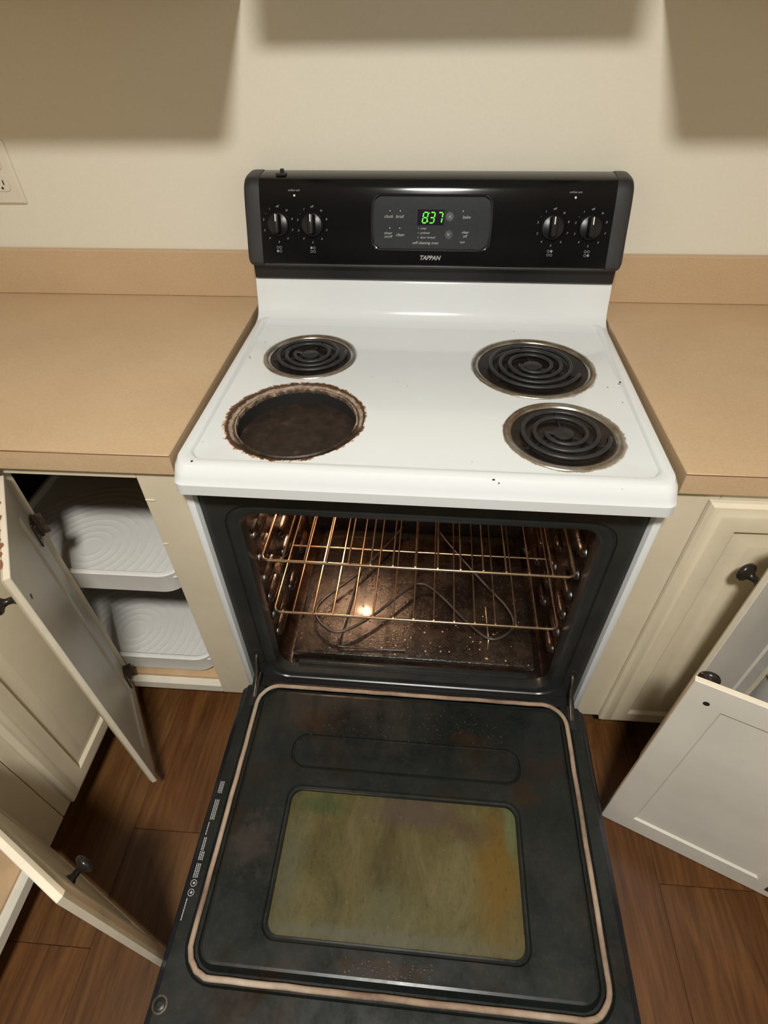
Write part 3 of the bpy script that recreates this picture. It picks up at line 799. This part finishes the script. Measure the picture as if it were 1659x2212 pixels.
loft(bz, [face_loop(A0, -.001), face_loop(A0, .0022), face_loop(A1, .0030), face_loop(A2, .0022), face_loop(A2, .0004)])
obj('panel_bezel', bz, 'skin', con, 40)
# overlay face as strips following the curve
bz = bmesh.new(); rows = []
import bisect
for i in range(13):
    z = 1.0545+(1.1420-1.0545)*i/12
    # width at this height
    t_ = abs((z-1.09825)/.04375); rr_ = .011
    dz = max(0, abs(z-1.09825)-(.04375-rr_)); ins = rr_-math.sqrt(max(0, rr_*rr_-dz*dz))
    bow = .0035*(1-t_*t_)
    rows.append([bz.verts.new((x_, face_y(z)-.0008, z)) for x_ in (-.1145+ins-bow, .1095-ins+bow)])
for a, b in zip(rows, rows[1:]): bz.faces.new((a[0], a[1], b[1], b[0]))
ov = obj('touch_panel', bz, 'overlay', con, 60)
# display window and digits
def strip(bm_, x0, x1, z0, z1, lift):
    r_ = []
    for i in range(5):
        z = z0+(z1-z0)*i/4; r_.append([bm_.verts.new((x_, face_y(z)-lift, z)) for x_ in (x0, x1)])
    for a, b in zip(r_, r_[1:]): bm_.faces.new((a[0], a[1], b[1], b[0]))
bz = bmesh.new(); strip(bz, -.030, .0225, 1.0945, 1.1205, .0012); obj('display_window', bz, 'display', con, 0)
dg = bmesh.new()
SEG = {'a': (0, 1, 1, 1), 'b': (1, .5, 1, 1), 'c': (1, 0, 1, .5), 'd': (0, 0, 1, 0), 'e': (0, 0, 0, .5), 'f': (0, .5, 0, 1), 'g': (0, .5, 1, .5)}
def digit(x0, z0, ch, w=.0088, h=.0185):
    for sname in {'8': 'abcdefg', '3': 'abcdg', '7': 'abc'}[ch]:
        u0, v0, u1, v1 = SEG[sname]; th = .00115; f = on_face(x0, z0, .0018)
        hor = v0 == v1
        if hor: q = [(u0*w+.0012, v0*h-th), (u1*w-.0012, v0*h-th), (u1*w-.0012, v0*h+th), (u0*w+.0012, v0*h+th)]
        else: q = [(u0*w-th, v0*h+.0010), (u0*w+th, v0*h+.0010), (u0*w+th, v1*h-.0010), (u0*w-th, v1*h-.0010)]
        dg.faces.new([dg.verts.new(f(a+b*.16, b)) for a, b in q])
digit(-.0205, 1.0985, '8'); digit(-.0068, 1.0985, '3'); digit(.0085, 1.0985, '7')
for zz in (.0025, .0165):
    f = on_face(-.0096+zz*.16, 1.0985+zz, .0018); s_ = .00095
    dg.faces.new([dg.verts.new(f(a, b)) for a, b in ((-s_, -s_), (s_, -s_), (s_, s_), (-s_, s_))])
obj('clock_digits', dg, 'green', con, 0)
# printed legends
pr = bmesh.new(); SH = .3
for s_, x_, z_, sz in (('clock', -.0875, 1.1085, .0082), ('broil', -.0655, 1.1085, .0082), ('timer', -.0880, 1.0805, .0072), ('on/off', -.0880, 1.0745, .0066), ('clean', -.0640, 1.0778, .0082),
                       ('bake', .0660, 1.1085, .0082), ('clear', .0655, 1.0832, .0072), ('off', .0650, 1.0765, .0072), ('lock', .0610, 1.0665, .0056)):
    add_text(pr, s_, sz, on_face(x_, z_, .0014), SH, .00006)
for s_, z_ in (('oven', 1.0890), ('preheat', 1.0815), ('door locked', 1.0738)):
    add_text(pr, s_, .0060, on_face(-.0235, z_, .0014), SH, .00004, 'LEFT')
    f = on_face(-.0275, z_, .0014); pr.faces.new([pr.verts.new(f(.0009*math.cos(a), .0009*math.sin(a))) for a in [2*PI*k/8 for k in range(8)]])
add_text(pr, 'self cleaning oven', .0074, on_face(-.0125, 1.0645, .0014), SH, .00006)
for x_, z_ in ((-.0845, 1.1178), (-.0640, 1.1178), (-.0845, 1.0890), (-.0645, 1.0890), (.0590, 1.1185)):
    f = on_face(x_, z_, .0014); pr.faces.new([pr.verts.new(f(.0012*math.cos(a), .0015*math.sin(a))) for a in [2*PI*k/8 for k in range(8)]])
for z_, up_ in ((1.1090, 1), (1.0790, -1)):
    f = on_face(.0340 if up_ > 0 else .0325, z_, .0014)
    for sg in (-1, 1): pr.faces.new([pr.verts.new(f(a, b*up_)) for a, b in ((sg*.0002, .003), (sg*.0030, -.003), (sg*.0020, -.003), (sg*-.0004, .0016))])
obj('panel_print', pr, 'print', con, 0)
for z_ in (1.1090, 1.0790):
    bz = bmesh.new(); f = on_face(.0335, z_, .0011); bz.faces.new([bz.verts.new(f(.0078*math.cos(a), .0082*math.sin(a))) for a in [2*PI*k/24 for k in range(24)]])
    obj('arrow_button', bz, 'black_pl', con, 0)
lg = bmesh.new(); add_text(lg, 'TAPPAN', .0112, on_face(-.0025, 1.0385, .0012), .28, .00042)
obj('brand_lettering', lg, 'brandgrey', con, 0)
# knobs
for kx, lit in ((-.3115, 0), (-.2415, 1), (.2345, 2), (.3065, 3)):
    kz = 1.0930; ky = face_y(kz); ang = math.atan2(.0985-.0795, .052)
    N_ = Vector((0, -math.cos(ang), math.sin(ang))); U_ = Vector((0, math.sin(ang), math.cos(ang))); X_ = Vector((1, 0, 0))
    O_ = Vector((kx, ky, kz))
    mp = lambda u, v, w: tuple(O_+X_*u+U_*v+N_*w)
    bm = bmesh.new()
    loft(bm, [[mp(r*math.cos(a), r*math.sin(a), w_) for a in [2*PI*k/36 for k in range(36)]] for r, w_ in ((.0228, .0003), (.0225, .003), (.0205, .0055), (.0195, .006))], (True, True))
    kn = obj('burner_knob', bm, 'knobblack', con, 40)
    bm = bmesh.new(); lps = []
    for w_, hw, hl in ((.005, .0078, .0195), (.014, .0066, .0190), (.019, .0055, .0182), (.0205, .0035, .0170)):
        lps.append([mp(a, b, w_) for a, b in rrect(-hw, hw, -hl, hl, hw*.8, 4)])
    loft(bm, lps, (True, True)); obj('knob_grip', bm, 'knobblack', kn, 40)
    bm = bmesh.new(); bm.faces.new([bm.verts.new(mp(a, b, .0212)) for a, b in ((-.0010, .0035), (.0010, .0035), (.0010, .0165), (-.0010, .0165))])
    obj('pointer', bm, 'white_mark', kn, 0)
    pr = bmesh.new()
    for i_, (s_, dgr) in enumerate((('off', 90), ('hi', 52), ('8', 18), ('7', -18), ('6', -52), ('5', -90), ('4', -128), ('3', -160), ('2', 165), ('lo', 143), ('1', 122))):
        if s_ == 'lo': s_ = '-'
        add_text(pr, s_, .0054, on_face(kx+.0305*math.cos(R(dgr)), kz+.0305*math.sin(R(dgr)), .0009), .25, .0001)
    # burner position symbol
    for q, (ax, az) in enumerate(((-.0030, .0032), (.0030, .0032), (-.0030, -.0032), (.0030, -.0032))):
        on_ = {0: 2, 1: 0, 2: 1, 3: 3}[lit] == q; f = on_face(kx+ax, kz-.0430+az, .0010); rr_ = .0025
        if on_: pr.faces.new([pr.verts.new(f(rr_*math.cos(a), rr_*math.sin(a))) for a in [2*PI*k/12 for k in range(12)]])
        else:
            for k in range(12):
                a, b = 2*PI*k/12, 2*PI*(k+1)/12
                pr.faces.new([pr.verts.new(f(r_*math.cos(c_), r_*math.sin(c_))) for r_, c_ in ((rr_, a), (rr_, b), (rr_-.0007, b), (rr_-.0007, a))])
    obj('dial_print', pr, 'printdim', con, 0)
for x_ in (-.2765, .2700):
    pr = bmesh.new(); add_text(pr, 'surface unit', .0050, on_face(x_, 1.1500, .001), SH, .00005); obj('lamp_print', pr, 'printdim', con, 0)
    bm = bmesh.new(); f = on_face(x_+.001, 1.1415, .001); bm.faces.new([bm.verts.new(f(.0019*math.cos(a), .0021*math.sin(a))) for a in [2*PI*k/10 for k in range(10)]]); obj('indicator_lamp', bm, 'white_mark', con, 0)

# ---- oven door, lying open
zd = .295
def DL(x0, x1, y0, y1, z, r): return [(a, b, z) for a, b in rrect(x0, x1, y0, y1, r, 8)]
YT, YE = -.662, -1.268
bm = bmesh.new()
# inner liner plate with slot emboss and window hole, built on one level
rings = loft(bm, [DL(-.3655, .3655, YE+.004, YT-.004, zd-.022, .006), DL(-.3655, .3655, YE+.004, YT-.004, zd-.002, .006), DL(-.3640, .3640, YE+.006, YT-.006, zd, .006),
                  ], (False, False))
outer = rings[-1]
def gl(i, z): return DL(-.3330+i, .3330-i, -1.1740+i, -.6640-i if False else -.6660-i, z, .046-i)
g_out = [bm.verts.new(p) for p in gl(-.010, zd)]
g_a = [bm.verts.new(p) for p in gl(-.006, zd-.0035)]
g_b = [bm.verts.new(p) for p in gl(.010, zd-.0035)]
g_in = [bm.verts.new(p) for p in gl(.017, zd+.0095)]
g_in2 = [bm.verts.new(p) for p in gl(.021, zd+.0105)]
def bridge(a, b):
    n_ = len(a)
    for k in range(n_): bm.faces.new((a[k], a[(k+1) % n_], b[(k+1) % n_], b[k]))
holed(bm, outer, [g_out]); bridge(g_out, g_a); bridge(g_a, g_b); bridge(g_b, g_in); bridge(g_in, g_in2)
ZP = zd+.0105
s_ = [[bm.verts.new(p) for p in DL(-.2330+i, .2260-i, -.8440+i, -.7730-i, ZP+dz, .030-i)] for i, dz in ((0, 0), (.0016, -.0040), (.0044, -.0044), (.0062, -.0010))]
w_ = [[bm.verts.new(p) for p in DL(-.2240+i, .2180-i, -1.1200+i, -.8740-i, ZP+dz, .026-i*.6)] for i, dz in ((0, 0), (.0025, -.004), (.006, -.0045), (.0085, -.0035), (.0095, -.009))]
holed(bm, g_in2, [s_[0], w_[0]])
for a, b in zip(s_, s_[1:]): bridge(a, b)
bm.faces.new(s_[-1])
for a, b in zip(w_, w_[1:]): bridge(a, b)
door = P('oven_door', bm, 'doorblk', 12.5)
D = lambda n, bm_, m_, sm=35: obj(n, bm_, m_, door, sm)
D('window_glass', B(-.2150, .2090, -1.1110, -.8830, ZP-.0120, ZP-.0080), 'glass', 0)
# outer skin, a little wider, seen as dark margin
bm = bmesh.new(); loft(bm, [DL(-.379, .379, YE-.002, YT-.001, zd-.046, .010), DL(-.379, .379, YE-.002, YT-.001, zd-.020, .010), DL(-.3765, .3765, YE, YT-.003, zd-.0175, .010), DL(-.366, .366, YE+.005, YT-.004, zd-.0175, .006)], (True, True))
D('outer_skin', bm, 'skin')
bm = bmesh.new(); tube(bm, [(-.30, YE+.03, zd-.085), (.30, YE+.03, zd-.085)], .011, 12)
for sx in (-.28, .28): tube(bm, [(sx, YE+.03, zd-.085), (sx, YE+.03, zd-.0465)], .009, 10)
D('door_handle', bm, 'enamel', 60)
# gasket
gpts = [Vector((a, b, zd+.0035)) for a, b in rrect(-.3325, .3325, -1.1735, -.6665, .045, 8)]
gp = []
for a, b in zip(gpts, gpts[1:]+gpts[:1]):
    n_ = max(1, int((b-a).length/.03))
    for q in range(n_): gp.append(a.lerp(b, q/n_))
D('door_gasket', TB([(p.x+random.uniform(-.0006, .0006), p.y+random.uniform(-.0006, .0006), p.z) for p in gp], .0046, 8, closed=True, flat=.85), 'gasket', 60)
# hinge slots and arms
for s in (-1, 1):
    xh = s*.3450
    D('hinge_slot', B(xh-.0055, xh+.0055, -.716, -.664, zd-.0008, zd+.0006), 'void', 0)
    bm = bmesh.new()
    ap = [(xh, -.708, zd-.006), (xh, -.680, zd+.004), (xh, -.655, zd+.022), (xh, -.640, zd+.047), (xh, -.628, zd+.062), (xh, -.615, zd+.050)]
    tube(bm, catmull(ap, 4), .0030, 6)
    tube(bm, [(xh+.004, -.706, zd-.004), (xh+.004, -.672, zd+.006), (xh+.004, -.640, zd+.010)], .0018, 6)
    D('hinge_arm', bm, 'hinge', 60)
    P('hinge_receiver', B(xh-.006, xh+.006, -.6255, -.6225, .315, .372, bev=.001), 'void', 0)
    bm = bmesh.new(); lathe(bm, [(.0125, zd+.0002), (.0120, zd+.0012), (.0090, zd+.0014), (.0085, zd-.0008)], 24, (s*.3560, -1.2100, 0), caps=False)
    D('screw_ring', bm, 'hinge'); bm = bmesh.new(); lathe(bm, [(.0085, zd+.0004), (.0080, zd+.0020), (.0045, zd+.0030), (.004, zd+.0018), (0, zd+.0018)], 20, (s*.3560, -1.2100, 0)); D('door_screw', bm, 'doorblk')
# door warning print along the left margin (blurred beyond reading in the photograph)
pr = bmesh.new(); rr = random.Random(3)
def dash(x0, x1, y0, y1): pr.faces.new([pr.verts.new(p) for p in ((x0, y0, zd+.0004), (x1, y0, zd+.0004), (x1, y1, zd+.0004), (x0, y1, zd+.0004))])
for ya, yb_, rows_ in ((-.878, -.900, 3), (-.912, -.948, 3), (-.952, -.974, 1), (-.978, -1.000, 2), (-1.001, -1.015, 3), (-1.020, -1.042, 3), (-1.073, -1.104, 1)):
    for q in range(rows_):
        xx = -.3625+.0032*q-(.0)
        yy = ya
        while yy > yb_:
            w0 = rr.uniform(.0018, .0045); dash(xx, xx+.0017, max(yy-w0, yb_), yy); yy -= w0+.0006
for yc in (-1.050, -1.064):
    for k in range(16):
        a, b = 2*PI*k/16, 2*PI*(k+1)/16
        pr.faces.new([pr.verts.new((-.358+r_*math.cos(c_), yc+r_*math.sin(c_), zd+.0004)) for r_, c_ in ((.0056, a), (.0056, b), (.0046, b), (.0046, a))])
    pr.faces.new([pr.verts.new((-.3575+.0022*math.cos(c_), yc+.0022*math.sin(c_), zd+.0005)) for c_ in [2*PI*k/7 for k in range(7)]])
D('warning_print', pr, 'print', 0)
# food spills
def splat(n_, x0, x1, y0, y1, z_, rmin, rmax, seed):
    q = random.Random(seed); bm_ = bmesh.new()
    for _ in range(n_):
        cx_, cy_, r_ = q.uniform(x0, x1), q.uniform(y0, y1), q.uniform(rmin, rmax)
        vs = [bm_.verts.new((cx_+r_*math.cos(a)*q.uniform(.6, 1.1), cy_+r_*math.sin(a)*q.uniform(.6, 1.1), z_)) for a in [2*PI*k/7 for k in range(7)]]
        top = bm_.verts.new((cx_, cy_, z_+r_*.5))
        for a, b in zip(vs, vs[1:]+vs[:1]): bm_.faces.new((a, b, top))
    return bm_
bm = splat(170, -.215, .20, -.775, -.70, ZP, .0006, .0022, 5); o = D('grease_spots', bm, 'bowl', 60); o['kind'] = 'stuff'
bm = splat(70, -.10, .06, -1.150, -1.128, ZP, .0007, .0024, 8); o = D('crumbs', bm, 'ringmetal', 60); o['kind'] = 'stuff'
bm = splat(220, -.27, .27, -.58, -.30, .3128, .0008, .0030, 11); o = P('oven_crumbs', bm, 'pit', 60); o['kind'] = 'stuff'
bm = splat(60, -.27, .27, -.58, -.45, .3128, .0010, .0028, 12); o = P('oven_crumbs', bm, 'shelfwood', 60); o['kind'] = 'stuff'
# crumbs on the cooktop
bm = bmesh.new()
for x_, y_, z_, r_ in ((-.345, -.6455, zt, .0028), (.352, -.365, zt+.0002, .0030), (.3305, -.372, zi, .0018), (.110, -.6555, zt-.002, .0030), (.3445, -.425, zi+.002, .0014), (.1175, -.6600, zt-.004, .0018), (-.334, -.235, zi+.002, .0012), (-.345, -.31, zt, .002), (-.10, -.36, zi, .0010), (-.03, -.39, zi, .0011), (-.05, -.375, zi, .0008), (-.30, -.42, zi, .0009)):
    vs = [bm.verts.new((x_+r_*math.cos(a)*random.uniform(.5, 1), y_+r_*math.sin(a)*random.uniform(.5, 1), z_)) for a in [2*PI*k/7 for k in range(7)]]
    tp = bm.verts.new((x_, y_, z_+r_*.6))
    for a, b in zip(vs, vs[1:]+vs[:1]): bm.faces.new((a, b, tp))
o = P('crumbs', bm, 'pit', 60); o['kind'] = 'stuff'

# ================================================================ OVEN RACKS (lift out)
def rack(zr, y0, hw, label):
    c, s = math.cos(RA), math.sin(RA)
    t = thing('oven_rack', label, 'rack', (RX-s*(y0+.2), c*(y0+.2), zr), RA, 'oven racks')
    ORG[t.name] = Vector((0, y0+.2, zr))
    y1 = y0+.395; r = .0030
    fr = [(-hw+.004, y1, zr)]
    path = [(-hw, y1, zr), (-hw, y0+.012, zr), (-hw+.004, y0+.003, zr), (-hw+.014, y0, zr), (hw-.014, y0, zr), (hw-.004, y0+.003, zr), (hw, y0+.012, zr), (hw, y1, zr+.0)]
    obj('rack_frame', TB(path, r, 8, closed=True), 'wire', t, 60)
    obj('rear_bar', TB([(-hw, y1-.006, zr+.0), (hw, y1-.006, zr)], r, 6), 'wire', t, 60)
    obj('cross_bar', TB([(-hw, y0+.197, zr-.0002), (hw, y0+.197, zr-.0002)], .0024, 6), 'wire', t, 60)
    w0 = None
    for i in range(1, 14):
        xx = -hw+2*hw*i/14
        if w0 is None:
            bm = TB([(xx, y0+.001, zr+.0042), (xx, y1, zr+.0042)], .0019, 6)
            w0 = obj('rack_wire', bm, 'wire', t, 60); x00 = xx
        else:
            w = w0.copy(); w.location.x = w0.location.x+(xx-x00); COL.objects.link(w)
    return t
rack(.632, -.590, .2985, 'upper wire rack in the oven, tinted orange by the oven lamp')
rack(.462, -.585, .3000, 'lower wire rack in the oven, just above the heating element')
